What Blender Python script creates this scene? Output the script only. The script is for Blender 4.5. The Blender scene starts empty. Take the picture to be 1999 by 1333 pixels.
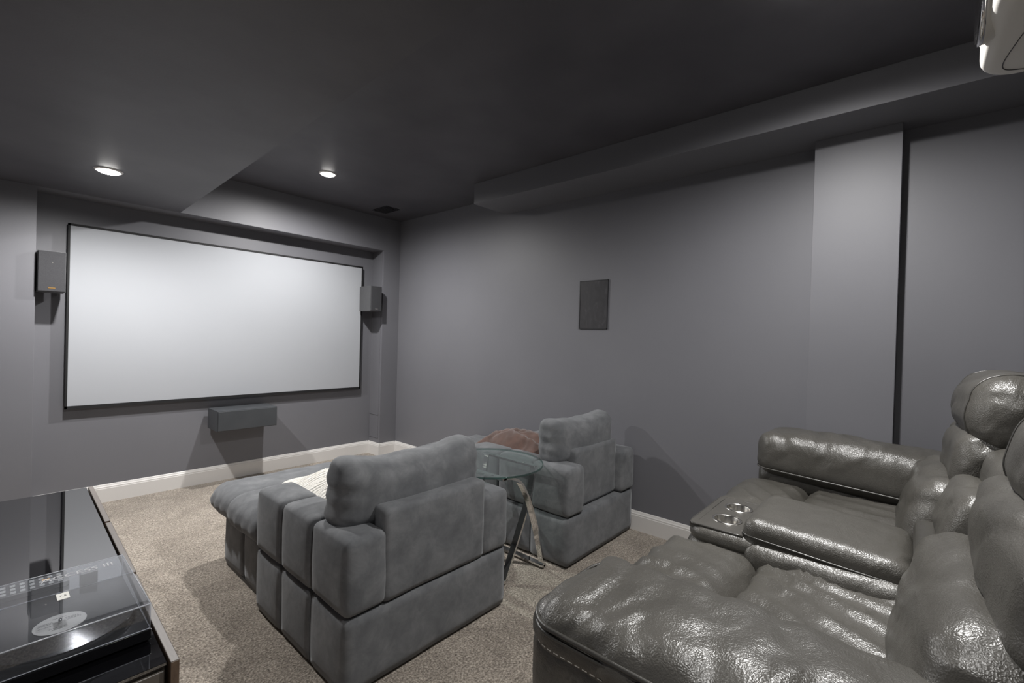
import bpy, bmesh, math, random
from mathutils import Vector, Matrix, noise, Euler

# ------------------------------------------------------------------ camera, world, lights, exposure
SC = bpy.context.scene
COL = SC.collection
H = 1.30
F, YAW, PITCH, ROLL = 893.87, 0.8512, -0.0078, 0.0283
fw = Vector((math.sin(YAW)*math.cos(PITCH), math.cos(YAW)*math.cos(PITCH), math.sin(PITCH)))
rt = Vector((math.cos(YAW), -math.sin(YAW), 0.0)); up = rt.cross(fw)
r2 = rt*math.cos(ROLL)+up*math.sin(ROLL); u2 = -rt*math.sin(ROLL)+up*math.cos(ROLL)
cam_data = bpy.data.cameras.new('camera'); cam = bpy.data.objects.new('camera', cam_data); COL.objects.link(cam)
cam_data.sensor_width = 36.0; cam_data.lens = F*36.0/1999.0; cam_data.clip_start = 0.02
cam.matrix_world = Matrix(((r2.x, u2.x, -fw.x, 0), (r2.y, u2.y, -fw.y, 0), (r2.z, u2.z, -fw.z, H), (0, 0, 0, 1)))
SC.camera = cam

w = bpy.data.worlds.new('world'); SC.world = w; w.use_nodes = True
w.node_tree.nodes['Background'].inputs[0].default_value = (0.9, 0.93, 1, 1)
w.node_tree.nodes['Background'].inputs[1].default_value = 0.02
SC.view_settings.view_transform = 'Standard'; SC.view_settings.look = 'None'
SC.view_settings.exposure = 0.0; SC.view_settings.gamma = 1.0; SC.view_settings.use_curve_mapping = False

ZC, ZS = 2.541, 2.193          # ceiling, soffit / header underside
XW, YF, YR = 2.967, 4.274, 4.478   # right wall, front plane of screen wall, recess back
XL, YB = -0.8, -1.6            # left wall, rear wall
LIGHTS = [ # x, y, z, power
    (0.438, 3.494, ZS, 160), (1.725, 3.473, ZC, 205), (1.80, 0.30, ZC, 180), (0.44, 0.10, ZS, 42)]  # last one is an unseen fill, added to brighten the chaise's left side
for i, (x, y, z, p) in enumerate(LIGHTS):
    ld = bpy.data.lights.new('downlight_lamp', 'SPOT'); ld.energy = p; ld.color = (1, 0.985, 0.965)
    ld.spot_size = math.radians(176); ld.spot_blend = 0.72; ld.shadow_soft_size = 0.035
    lo = bpy.data.objects.new('downlight_lamp', ld); COL.objects.link(lo); lo.location = (x, y, z-0.022)

# ------------------------------------------------------------------ helpers
def tag(o, label=None, cat=None, group=None, kind=None):
    if label: o['label'] = label
    if cat: o['category'] = cat
    if group: o['group'] = group
    if kind: o['kind'] = kind
    return o
def thing(name, label, cat, loc=(0, 0, 0), group=None):
    o = bpy.data.objects.new(name, None); COL.objects.link(o); o.location = loc; o.empty_display_size = 0.1
    return tag(o, label, cat, group)
def link(name, me, mat, parent=None, smooth=False):
    """mesh given in world coordinates; kept in place under its parent"""
    o = bpy.data.objects.new(name, me); COL.objects.link(o)
    if mat: me.materials.append(mat)
    if smooth:
        for p in me.polygons: p.use_smooth = True
    if parent is not None:
        o.parent = parent
        off = Vector((0, 0, 0)); q = parent
        while q is not None: off += q.location; q = q.parent
        o.location = -off
    return o
def mesh_from(vs, fs, name='m'):
    me = bpy.data.meshes.new(name); me.from_pydata([tuple(v) for v in vs], [], fs); me.update(); return me
def obj_bm(name, bm, mat, parent=None, smooth=False):
    bmesh.ops.recalc_face_normals(bm, faces=bm.faces[:])
    me = bpy.data.meshes.new(name); bm.to_mesh(me); bm.free(); return link(name, me, mat, parent, smooth)
def add_box(bm, x0, x1, y0, y1, z0, z1, bev=0.0, seg=2):
    r = bmesh.ops.create_cube(bm, size=1.0)
    vs = r['verts']
    for v in vs:
        v.co = Vector(((x0+x1)/2+v.co.x*(x1-x0), (y0+y1)/2+v.co.y*(y1-y0), (z0+z1)/2+v.co.z*(z1-z0)))
    if bev > 0:
        es = list({e for v in vs for e in v.link_edges})
        bmesh.ops.bevel(bm, geom=es, offset=bev, segments=seg, affect='EDGES', profile=0.6)
def box(name, x0, x1, y0, y1, z0, z1, mat, parent=None, bev=0.0, seg=2):
    bm = bmesh.new(); add_box(bm, x0, x1, y0, y1, z0, z1, bev, seg); return obj_bm(name, bm, mat, parent, False)
def add_cyl(bm, c, r, h, seg=40, r2_=None, axis='Z'):
    m = Matrix.Translation(Vector(c))
    if axis == 'Y': m = m @ Matrix.Rotation(math.pi/2, 4, 'X')
    if axis == 'X': m = m @ Matrix.Rotation(math.pi/2, 4, 'Y')
    bmesh.ops.create_cone(bm, cap_ends=True, segments=seg, radius1=r, radius2=r if r2_ is None else r2_, depth=h, matrix=m)
def cyl(name, c, r, h, mat, parent=None, seg=40, r2_=None, axis='Z'):
    bm = bmesh.new(); add_cyl(bm, c, r, h, seg, r2_, axis); o = obj_bm(name, bm, mat, parent, False)
    for p in o.data.polygons:
        if len(p.vertices) == 4: p.use_smooth = True
    return o
def lathe(name, c, prof, mat, parent=None, seg=48, axis='Z'):
    vs, fs = [], []
    for i in range(seg):
        a = 2*math.pi*i/seg
        for (r, z) in prof:
            v = Vector((r*math.cos(a), r*math.sin(a), z))
            if axis == 'Y': v = Vector((v.x, v.z, v.y))
            vs.append(v+Vector(c))
    n = len(prof)
    for i in range(seg):
        j = (i+1) % seg
        for k in range(n-1): fs.append((i*n+k, j*n+k, j*n+k+1, i*n+k+1))
    me = mesh_from(vs, fs); bm = bmesh.new(); bm.from_mesh(me); bmesh.ops.remove_doubles(bm, verts=bm.verts[:], dist=1e-5)
    return obj_bm(name, bm, mat, parent, True)
def tube_mesh(pts, rad, seg=8, closed=False):
    pts = [Vector(p) for p in pts]; vs, fs = [], []; n = len(pts); prev = None
    for i, p in enumerate(pts):
        a = pts[(i-1) % n] if (closed or i > 0) else p; b = pts[(i+1) % n] if (closed or i < n-1) else p
        t = (b-a).normalized()
        ref = prev if prev is not None else (Vector((0, 0, 1)) if abs(t.z) < 0.9 else Vector((1, 0, 0)))
        s = t.cross(ref).normalized(); q = s.cross(t).normalized(); prev = q
        for k in range(seg):
            an = 2*math.pi*k/seg; vs.append(p+(s*math.cos(an)+q*math.sin(an))*rad)
    for i in range(n if closed else n-1):
        j = (i+1) % n
        for k in range(seg):
            l = (k+1) % seg; fs.append((i*seg+k, i*seg+l, j*seg+l, j*seg+k))
    if not closed:
        fs.append(tuple(range(seg))[::-1]); fs.append(tuple((n-1)*seg+k for k in range(seg)))
    return vs, fs
def tube(name, pts, rad, mat, parent=None, seg=8, closed=False):
    vs, fs = tube_mesh(pts, rad, seg, closed); return link(name, mesh_from(vs, fs), mat, parent, True)
def smoothpath(ctrl, n=10):
    P = [Vector(c) for c in ctrl]; P = [P[0]*2-P[1]]+P+[P[-1]*2-P[-2]]; out = []
    for i in range(1, len(P)-2):
        for k in range(n):
            t = k/n; a, b, c, d = P[i-1:i+3]
            out.append(0.5*((2*b)+(c-a)*t+(2*a-5*b+4*c-d)*t*t+(3*b-a-3*c+d)*t**3))
    out.append(P[-2]); return out
def nz(x, y, z=0.0): return noise.noise(Vector((x, y, z)))
def soft_data(c, s, r, res=0.03, puff=(0, 0, 0), rot=(0, 0, 0), fn=None):
    """rounded, padded box. s = full size; puff bulges the faces; fn(p, n, u) -> offset vector in box coordinates"""
    h = [q/2 for q in s]; r = min(r, min(h)*0.999)
    N = [max(4, int(round(q/res))) for q in s]
    def lin(i, n, hh):   # denser towards the rounded edges
        t = -1+2*i/n
        return hh*(0.72*t+0.28*math.sin(t*math.pi/2))
    idx, vs, fs = {}, [], []
    R = Euler(rot).to_matrix(); cc = Vector(c)
    def vert(i, j, k):
        key = (i, j, k)
        if key in idx: return idx[key]
        p = Vector((lin(i, N[0], h[0]), lin(j, N[1], h[1]), lin(k, N[2], h[2])))
        q = Vector([max(-(h[a]-r), min(h[a]-r, p[a])) for a in range(3)])
        d = p-q; nrm = d.normalized() if d.length > 1e-9 else Vector((0, 0, 1))
        p = q+nrm*r
        u = [p[a]/h[a] for a in range(3)]
        g = [max(0.0, 1-u[a]*u[a]) for a in range(3)]
        off = Vector((puff[0]*u[0]*g[1]*g[2], puff[1]*u[1]*g[0]*g[2], puff[2]*u[2]*g[0]*g[1]))
        p2 = p+off
        if fn: p2 = p2+fn(p, nrm, u)
        idx[key] = len(vs); vs.append(cc+R @ p2); return idx[key]
    for (a, b, e) in ((0, 1, 2), (1, 2, 0), (2, 0, 1)):
        for side in (0, N[e]):
            for i in range(N[a]):
                for j in range(N[b]):
                    qd = []
                    for (di, dj) in ((0, 0), (1, 0), (1, 1), (0, 1)):
                        t = [0, 0, 0]; t[a] = i+di; t[b] = j+dj; t[e] = side; qd.append(vert(*t))
                    if side == 0: qd.reverse()
                    fs.append(tuple(qd))
    LAST.clear(); LAST.update(idx=idx, N=N, vs=vs)
    return vs, fs
LAST = {}
def ring_seam(axis, frac, rad, mat, parent, name='seam', grow=0.0):
    """thin piping round the last soft shape, at lattice level frac along axis"""
    idx, N, vs = LAST['idx'], LAST['N'], LAST['vs']
    L = max(1, min(N[axis]-1, int(round(frac*N[axis])))); a, b = [q for q in (0, 1, 2) if q != axis]
    per = [(i, 0) for i in range(N[a])]+[(N[a], j) for j in range(N[b])]+[(i, N[b]) for i in range(N[a], 0, -1)]+[(0, j) for j in range(N[b], 0, -1)]
    pts = []
    for i, j in per:
        t = [0, 0, 0]; t[a] = i; t[b] = j; t[axis] = L; pts.append(Vector(vs[idx[tuple(t)]]))
    c = sum(pts, Vector())/len(pts); pts = [p+(p-c).normalized()*grow for p in pts]
    tube(name, pts, rad, mat, parent, 6, True); return pts
def soft(name, x0, x1, y0, y1, z0, z1, r, mat, parent=None, res=0.03, puff=(0, 0, 0), rot=(0, 0, 0), fn=None):
    vs, fs = soft_data(((x0+x1)/2, (y0+y1)/2, (z0+z1)/2), (x1-x0, y1-y0, z1-z0), r, res, puff, rot, fn)
    return link(name, mesh_from(vs, fs), mat, parent, True)

# ------------------------------------------------------------------ materials
def new_mat(name):
    m = bpy.data.materials.new(name); m.use_nodes = True; nt = m.node_tree
    return m, nt, nt.nodes['Principled BSDF'], nt.nodes['Material Output']
def setv(b, **k):
    for n, v in k.items():
        n = n.replace('_', ' ')
        if n in b.inputs: b.inputs[n].default_value = v
def coords(nt, scale=(1, 1, 1)):
    tc = nt.nodes.new('ShaderNodeNewGeometry'); mp = nt.nodes.new('ShaderNodeMapping')
    mp.inputs['Scale'].default_value = scale; nt.links.new(tc.outputs['Position'], mp.inputs['Vector']); return mp.outputs['Vector']
def noise_node(nt, vec, scale, detail=4, rough=0.55, dist=0.0):
    n = nt.nodes.new('ShaderNodeTexNoise'); n.inputs['Scale'].default_value = scale; n.inputs['Detail'].default_value = detail
    n.inputs['Roughness'].default_value = rough; n.inputs['Distortion'].default_value = dist
    nt.links.new(vec, n.inputs['Vector']); return n.outputs['Fac']
def ramp(nt, fac, stops):
    r = nt.nodes.new('ShaderNodeValToRGB'); e = r.color_ramp.elements
    e[0].position, e[0].color = stops[0][0], (*stops[0][1], 1); e[1].position, e[1].color = stops[-1][0], (*stops[-1][1], 1)
    for p, c in stops[1:-1]: q = e.new(p); q.color = (*c, 1)
    nt.links.new(fac, r.inputs['Fac']); return r.outputs['Color']
def bump(nt, b, fac, strength=0.2, dist=0.01, prev=None):
    n = nt.nodes.new('ShaderNodeBump'); n.inputs['Strength'].default_value = strength; n.inputs['Distance'].default_value = dist
    nt.links.new(fac, n.inputs['Height'])
    if prev is not None: nt.links.new(prev, n.inputs['Normal'])
    nt.links.new(n.outputs['Normal'], b.inputs['Normal']); return n.outputs['Normal']
def plain(name, col, rough=0.5, metal=0.0, **k):
    m, nt, b, o = new_mat(name); setv(b, Base_Color=(*col, 1), Roughness=rough, Metallic=metal, **k); return m
def mottled(name, c1, c2, scale, rough, bscale=200, bstr=0.1, bdist=0.002, **k):
    m, nt, b, o = new_mat(name); v = coords(nt); f = noise_node(nt, v, scale, 5)
    nt.links.new(ramp(nt, f, [(0.3, c1), (0.7, c2)]), b.inputs['Base Color']); setv(b, Roughness=rough, **k)
    bump(nt, b, noise_node(nt, v, bscale, 2), bstr, bdist); return m

M_WALL = mottled('wall_paint', (0.158, 0.158, 0.174), (0.170, 0.170, 0.186), 1.5, 0.5, 160, 0.06, 0.002)
M_CEIL = mottled('ceiling_paint', (0.066, 0.064, 0.074), (0.100, 0.098, 0.110), 2.0, 0.5, 120, 0.12, 0.002)
M_TRIM = plain('white_trim', (0.72, 0.70, 0.68), 0.35)
M_SCREEN = mottled('screen_fabric', (0.380, 0.392, 0.418), (0.388, 0.400, 0.426), 3, 0.8, 900, 0.03, 0.001)
M_BLACK = plain('black_velvet', (0.006, 0.006, 0.007), 0.7)
M_SPK = mottled('speaker_vinyl', (0.075, 0.076, 0.080), (0.085, 0.086, 0.090), 40, 0.45, 600, 0.1, 0.001)
M_SPKC = mottled('speaker_paint', (0.052, 0.056, 0.062), (0.064, 0.068, 0.074), 6, 0.42, 400, 0.08, 0.001)
M_GRILLE = mottled('grille_cloth', (0.030, 0.030, 0.034), (0.044, 0.044, 0.048), 300, 0.85, 1200, 0.3, 0.001)
M_BRASS = plain('gold_badge', (0.85, 0.50, 0.18), 0.3, 1.0)
M_CHROME = plain('chrome', (0.78, 0.78, 0.78), 0.07, 1.0)
M_STEEL = plain('brushed_steel', (0.62, 0.60, 0.56), 0.24, 1.0)
M_WHITEP = plain('white_plastic', (0.72, 0.70, 0.66), 0.35)
M_DARKP = plain('dark_plastic', (0.02, 0.02, 0.022), 0.4)
M_GLOSS = plain('gloss_black', (0.006, 0.006, 0.007), 0.12, 0.0)
M_PAPER = plain('white_label', (0.80, 0.79, 0.74), 0.6)
M_INK = plain('dark_ink', (0.05, 0.05, 0.05), 0.6)
M_LENS = plain('lamp_lens', (1, 1, 1), 0.4); b_ = M_LENS.node_tree.nodes['Principled BSDF']
b_.inputs['Emission Color'].default_value = (1, 0.97, 0.93, 1); b_.inputs['Emission Strength'].default_value = 40.0

def mat_carpet():
    m, nt, b, o = new_mat('carpet'); v = coords(nt)
    a = noise_node(nt, v, 120, 3, 0.75); c = noise_node(nt, v, 4.5, 6, 0.65, 0.8); d = noise_node(nt, v, 45, 4, 0.7)
    base = ramp(nt, a, [(0.34, (0.11, 0.088, 0.068)), (0.50, (0.38, 0.33, 0.275)), (0.64, (0.68, 0.61, 0.53))])
    big = ramp(nt, c, [(0.35, (0.76, 0.75, 0.74)), (0.65, (1.08, 1.08, 1.08))])
    mid = ramp(nt, d, [(0.3, (0.66, 0.65, 0.64)), (0.7, (1.16, 1.16, 1.16))])
    for oth in (big, mid):
        mx = nt.nodes.new('ShaderNodeMix'); mx.data_type = 'RGBA'; mx.blend_type = 'MULTIPLY'; mx.inputs['Factor'].default_value = 1.0
        nt.links.new(base, mx.inputs['A']); nt.links.new(oth, mx.inputs['B']); base = mx.outputs['Result']
    nt.links.new(base, b.inputs['Base Color']); setv(b, Roughness=0.95, Sheen_Weight=0.2)
    n1 = bump(nt, b, d, 0.5, 0.012); bump(nt, b, a, 0.9, 0.006, n1); return m
M_CARPET = mat_carpet()
def mat_suede():
    m, nt, b, o = new_mat('grey_microsuede'); v = coords(nt)
    f = noise_node(nt, v, 9.5, 7, 0.66, 0.35); g = noise_node(nt, v, 420, 2)
    nt.links.new(ramp(nt, f, [(0.28, (0.090, 0.093, 0.100)), (0.48, (0.128, 0.132, 0.139)), (0.72, (0.195, 0.199, 0.206))]), b.inputs['Base Color'])
    setv(b, Roughness=0.9, Sheen_Weight=0.35, Sheen_Roughness=0.5)
    b.inputs['Sheen Tint'].default_value = (0.58, 0.6, 0.62, 1)
    n1 = bump(nt, b, noise_node(nt, v, 14, 4), 0.15, 0.01); bump(nt, b, g, 0.12, 0.001, n1); return m
M_SUEDE = mat_suede()
def mat_leather(name='grey_leather', k=1.0, grain=1.0):
    m, nt, b, o = new_mat(name); v = coords(nt)
    f = noise_node(nt, v, 5, 5)
    nt.links.new(ramp(nt, f, [(0.3, (0.064*k, 0.060*k, 0.052*k)), (0.7, (0.092*k, 0.087*k, 0.077*k))]), b.inputs['Base Color'])
    setv(b, Roughness=0.35, Specular_IOR_Level=0.85)
    vo = nt.nodes.new('ShaderNodeTexVoronoi'); vo.inputs['Scale'].default_value = 300; vo.feature = 'F1'
    mp = nt.nodes.new('ShaderNodeVectorMath'); mp.operation = 'ADD'
    nt.links.new(v, mp.inputs[0]); nn = nt.nodes.new('ShaderNodeTexNoise'); nn.inputs['Scale'].default_value = 60
    nt.links.new(v, nn.inputs['Vector']); sc = nt.nodes.new('ShaderNodeVectorMath'); sc.operation = 'SCALE'; sc.inputs['Scale'].default_value = 0.012
    nt.links.new(nn.outputs['Color'], sc.inputs[0]); nt.links.new(sc.outputs['Vector'], mp.inputs[1]); nt.links.new(mp.outputs['Vector'], vo.inputs['Vector'])
    n0 = bump(nt, b, noise_node(nt, coords(nt, (1.0, 1.7, 1.0)), 7, 3, 0.5, 1.2), 0.15*grain, 0.030)
    wv = nt.nodes.new('ShaderNodeTexWave'); wv.bands_direction = 'DIAGONAL'; wv.inputs['Scale'].default_value = 4.2; wv.inputs['Distortion'].default_value = 9
    wv.inputs['Detail'].default_value = 2.5; wv.inputs['Detail Scale'].default_value = 0.8; nt.links.new(coords(nt, (0.8, 1.4, 1.3)), wv.inputs['Vector'])
    mk = nt.nodes.new('ShaderNodeMath'); mk.operation = 'MULTIPLY'; nt.links.new(wv.outputs['Fac'], mk.inputs[0])
    mr = nt.nodes.new('ShaderNodeMapRange'); mr.inputs['From Min'].default_value = 0.42; mr.inputs['From Max'].default_value = 0.65
    nt.links.new(noise_node(nt, v, 4.5, 2), mr.inputs['Value']); nt.links.new(mr.outputs['Result'], mk.inputs[1])
    n0 = bump(nt, b, mk.outputs[0], 0.35*grain, 0.010, n0)
    n1 = bump(nt, b, noise_node(nt, v, 34, 3, 0.5, 1.2), 0.09*grain, 0.007, n0)
    bump(nt, b, vo.outputs['Distance'], 0.5*grain, 0.0012, n1); return m
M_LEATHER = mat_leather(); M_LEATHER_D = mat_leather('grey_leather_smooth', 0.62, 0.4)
M_STITCH = plain('pale_thread', (0.30, 0.28, 0.25), 0.7); M_PIPE = mat_leather('leather_piping', 0.55, 0.3)
def mat_mirror_glass():   # black back-painted glass: strong fresnel reflection
    m, nt, b, o = new_mat('black_glass'); setv(b, Base_Color=(0.004, 0.004, 0.005, 1), Roughness=0.015, IOR=3.8); return m
M_BGLASS = mat_mirror_glass()
def mat_clear(name, tint, k=1.5, haze=0.0, rough=0.01):
    """thin clear sheet: straight transmission plus fresnel gloss (and a little pale diffuse haze)"""
    m, nt, b, o = new_mat(name); nt.nodes.remove(b)
    t = nt.nodes.new('ShaderNodeBsdfTransparent'); t.inputs[0].default_value = (*tint, 1)
    g = nt.nodes.new('ShaderNodeBsdfGlossy'); g.inputs['Roughness'].default_value = rough; g.inputs[0].default_value = (1, 1, 1, 1)
    fr = nt.nodes.new('ShaderNodeFresnel'); fr.inputs[0].default_value = k
    mx = nt.nodes.new('ShaderNodeMixShader'); ge = nt.nodes.new('ShaderNodeNewGeometry'); iv = nt.nodes.new('ShaderNodeMath'); iv.operation = 'SUBTRACT'; iv.inputs[0].default_value = 1.0
    nt.links.new(ge.outputs['Backfacing'], iv.inputs[1]); ml = nt.nodes.new('ShaderNodeMath'); ml.operation = 'MULTIPLY'
    nt.links.new(fr.outputs[0], ml.inputs[0]); nt.links.new(iv.outputs[0], ml.inputs[1]); nt.links.new(ml.outputs[0], mx.inputs[0])
    last = t.outputs[0]
    if haze:
        d = nt.nodes.new('ShaderNodeBsdfDiffuse'); d.inputs[0].default_value = (0.55, 0.57, 0.6, 1)
        m2 = nt.nodes.new('ShaderNodeMixShader'); m2.inputs[0].default_value = haze
        nt.links.new(last, m2.inputs[1]); nt.links.new(d.outputs[0], m2.inputs[2]); last = m2.outputs[0]
    nt.links.new(last, mx.inputs[1]); nt.links.new(g.outputs[0], mx.inputs[2]); nt.links.new(mx.outputs[0], o.inputs[0]); return m
M_TABGLASS = mat_clear('table_glass', (0.86, 0.92, 0.90), 1.45, 0.035)
M_TABEDGE = mat_clear('glass_edge_green', (0.22, 0.40, 0.36), 1.6, 0.05)
M_COVER = mat_clear('clear_acrylic', (0.90, 0.91, 0.93), 2.1, 0.05)
M_ACEDGE = plain('acrylic_edge', (0.55, 0.57, 0.62), 0.15, 0.0, Specular_IOR_Level=0.8)
def mat_wood(name, c1, c2):
    m, nt, b, o = new_mat(name); v = coords(nt, (30, 2.5, 6)); f = noise_node(nt, v, 4, 5, 0.6, 1.5)
    nt.links.new(ramp(nt, f, [(0.3, c1), (0.7, c2)]), b.inputs['Base Color']); setv(b, Roughness=0.42); return m
M_WOOD = mat_wood('dark_wood_veneer', (0.10, 0.065, 0.045), (0.17, 0.115, 0.08))
M_WOODTOP = mat_wood('greyed_wood_edge', (0.17, 0.15, 0.14), (0.22, 0.195, 0.18))
M_CARC = plain('taupe_lacquer', (0.12, 0.105, 0.09), 0.3)
def mat_knit():
    m, nt, b, o = new_mat('white_knit'); v = coords(nt, (1, 1, 1))
    wv = nt.nodes.new('ShaderNodeTexWave'); wv.wave_type = 'RINGS'; wv.inputs['Scale'].default_value = 16; wv.inputs['Distortion'].default_value = 6
    wv.inputs['Detail'].default_value = 2; nt.links.new(v, wv.inputs['Vector'])
    f = noise_node(nt, v, 90, 3)
    nt.links.new(ramp(nt, f, [(0.3, (0.66, 0.63, 0.56)), (0.6, (0.86, 0.84, 0.79))]), b.inputs['Base Color']); setv(b, Roughness=0.9)
    n1 = bump(nt, b, wv.outputs['Fac'], 0.7, 0.010); bump(nt, b, f, 0.4, 0.004, n1); return m
M_KNIT = mat_knit()
M_BROWN = mottled('brown_fleece', (0.065, 0.036, 0.028), (0.13, 0.072, 0.056), 14, 0.85, 240, 0.4, 0.004, Sheen_Weight=0.4)
def mat_smudge():
    m, nt, b, o = new_mat('smudged_dark_panel'); v = coords(nt, (1, 2.2, 1)); f = noise_node(nt, v, 9, 4, 0.5, 1.4)
    nt.links.new(ramp(nt, f, [(0.35, (0.022, 0.021, 0.024)), (0.58, (0.030, 0.028, 0.032)), (0.75, (0.055, 0.052, 0.058))]), b.inputs['Base Color'])
    setv(b, Roughness=0.5); return m
M_SMUDGE = mat_smudge()

# ------------------------------------------------------------------ the room
def struct(name, x0, x1, y0, y1, z0, z1, mat, bev=0.0):
    return tag(box(name, x0, x1, y0, y1, z0, z1, mat, None, bev), kind='structure')
T = 0.12
struct('floor', XL-T, XW+T, YB-T, YR+T, -0.1, 0, M_CARPET)
struct('ceiling', XL-T, XW+T, YB-T, YR+T, ZC, ZC+0.1, M_CEIL)
struct('wall_front', XL, XW, YR, YR+T, 0, ZC, M_WALL)
struct('wall_right', XW, XW+T, YB-T, YR+T, 0, ZC, M_WALL)
struct('wall_left', XL-T, XL, YB-T, YR+T, 0, ZC, M_WALL)
struct('wall_back', XL, XW, YB-T, YB, 0, ZC, M_WALL)
JL, JR = 0.1904, 2.7633
struct('wall_front_left', XL, JL, YF, YR, 0, ZC, M_WALL, 0.002)
struct('wall_front_right', JR, XW, YF, YR, 0, ZC, M_WALL, 0.002)
struct('wall_header', JL, JR, YF, YR, ZS, ZC, M_WALL, 0.002)
# lowered soffit over the left side, its edge runs slightly off square
bm = bmesh.new()
P = [(XL, YB), (0.792, YB), (0.957, YF), (XL, YF)]
lo_ = [bm.verts.new((x, y, ZS)) for x, y in P]; hi_ = [bm.verts.new((x, y, ZC)) for x, y in P]
bm.faces.new(lo_); bm.faces.new(hi_)
for i in range(4): bm.faces.new((lo_[i], lo_[(i+1) % 4], hi_[(i+1) % 4], hi_[i]))
tag(obj_bm('ceiling_soffit', bm, M_CEIL), kind='structure')
struct('ceiling_bulkhead', 2.5799, XW, YB, 2.7145, 2.378, ZC, M_WALL, 0.002)
struct('wall_column', 2.85, XW, 0.063, 0.416, 0, 2.378, M_WALL, 0.002)

def baseboard(name, p0, p1, n):
    """run from p0 to p1 with its back on the wall, n = unit vector into the room; moulded top"""
    prof = [(0, 0), (0.016, 0), (0.016, 0.100), (0.0135, 0.104), (0.0135, 0.112), (0.009, 0.118), (0.006, 0.1275), (0.003, 0.131), (0, 0.131)]
    p0, p1, n = Vector((*p0, 0)), Vector((*p1, 0)), Vector((*n, 0)); vs, fs = [], []
    for p in (p0, p1):
        for d, z in prof: vs.append(p+n*d+Vector((0, 0, z)))
    k = len(prof)
    for i in range(k):
        j = (i+1) % k; fs.append((i, j, k+j, k+i))
    fs += [tuple(range(k))[::-1], tuple(range(k, 2*k))]
    me = mesh_from(vs, fs); b2 = bmesh.new(); b2.from_mesh(me)
    return tag(obj_bm(name, b2, M_TRIM), kind='structure')
baseboard('baseboard_front', (JL+0.016, YR), (JR-0.016, YR), (0, -1))
baseboard('baseboard_jamb_right', (JR, YR), (JR, YF-0.016), (-1, 0))
baseboard('baseboard_front_right', (JR, YF), (XW-0.016, YF), (0, -1))
baseboard('baseboard_jamb_left', (JL, YR), (JL, YF-0.016), (1, 0))
baseboard('baseboard_front_left', (XL+0.016, YF), (JL, YF), (0, -1))
baseboard('baseboard_right', (XW, YF), (XW, 0.432), (-1, 0))
baseboard('baseboard_column_side', (2.834, 0.416), (XW-0.016, 0.416), (0, 1))
baseboard('baseboard_column', (2.85, 0.416), (2.85, 0.063), (-1, 0))
baseboard('baseboard_right_rear', (XW, 0.063), (XW, YB+0.016), (-1, 0))
baseboard('baseboard_left', (XL, YB+0.016), (XL, YF), (1, 0))
baseboard('baseboard_back', (XL, YB), (XW, YB), (0, 1))
# raised cover strip and small access hatch on the jamb
bm = bmesh.new(); add_box(bm, JR-0.004, JR, 4.300, 4.304, 0.184, 2.19); add_box(bm, JR-0.004, JR, 4.300, 4.470, 0.430, 0.434)
add_box(bm, JR-0.004, JR, 4.466, 4.470, 0.184, 0.432); add_box(bm, JR-0.004, JR, 4.300, 4.470, 0.182, 0.186)
tag(obj_bm('trim_1', bm, M_WALL), kind='structure')

# ------------------------------------------------------------------ projection screen
y = 4.43; sx0, sx1, sz0, sz1 = 0.354, 2.609, 0.725, 2.005
t = thing('projection_screen', 'wide fixed white projection screen with thin black frame on the front wall', 'projection screen', ((sx0+sx1)/2, YR, sz0))
box('screen_surface', sx0+0.008, sx1-0.008, y, y+0.006, sz0+0.008, sz1-0.008, M_SCREEN, t)
for (a, b2, c, d) in ((sx0-0.004, sx1+0.004, sz1-0.009, sz1+0.006), (sx0-0.004, sx1+0.004, sz0-0.012, sz0+0.009),
                     (sx0-0.004, sx0+0.008, sz0-0.012, sz1+0.006), (sx1-0.009, sx1+0.004, sz0-0.012, sz1+0.006)):
    box('frame_rail', a, b2, y-0.004, y+0.022, c, d, M_BLACK, t)
for x in (sx0+0.3, sx1-0.3):
    box('wall_bracket', x-0.04, x+0.04, y+0.006, YR, sz1-0.10, sz1-0.05, M_BLACK, t); box('wall_bracket', x-0.04, x+0.04, y+0.006, YR, sz0+0.05, sz0+0.10, M_BLACK, t)

# ------------------------------------------------------------------ speakers
def speaker(x0, x1, yf, yb, z0, z1, label, badge, rot=0.0):
    cx, cy = (x0+x1)/2, (yf+yb)/2
    t = thing('bookshelf_speaker', label, 'speaker', (cx, cy, z0))
    bm = bmesh.new(); add_box(bm, x0, x1, yf+0.014, yb, z0, z1, 0.003); obj_bm('cabinet', bm, M_SPK, t)
    bm = bmesh.new(); add_box(bm, x0+0.003, x1-0.003, yf, yf+0.013, z0+0.003, z1-0.003, 0.003); gr = obj_bm('grille', bm, M_GRILLE, t)
    bg = box('badge', cx-0.017, cx+0.017, yf-0.002, yf, z0+0.021, z0+0.027, M_BRASS if badge else M_STEEL, gr)
    bg['label'] = 'small gold badge strip' if badge else 'small dull metal badge'
    if badge: cyl('indicator_dot', (cx+0.002, yf-0.001, z0+0.19), 0.003, 0.002, M_STEEL, gr, 12, axis='Y')
    bx_ = cx+(0.025 if x0 > 1 else 0)
    box('wall_bracket', bx_-0.03, bx_+0.03, yb, YR, (z0+z1)/2-0.05, (z0+z1)/2+0.05, M_DARKP, t)
    t.rotation_euler.z = rot
    return t
speaker(0.196, 0.329, 4.225, 4.42, 1.516, 1.781, 'small black wall speaker with a gold badge left of the projection screen', True)
speaker(2.566, 2.692, 4.178, 4.40, 1.535, 1.794, 'small black wall speaker right of the projection screen', False)
t = thing('center_speaker', 'long low dark grey speaker on the wall below the projection screen', 'speaker', (1.45, 4.3, 0.473))
box('cabinet', 1.217, 1.678, 4.20, 4.44, 0.473, 0.640, M_SPKC, t, 0.003)
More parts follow.
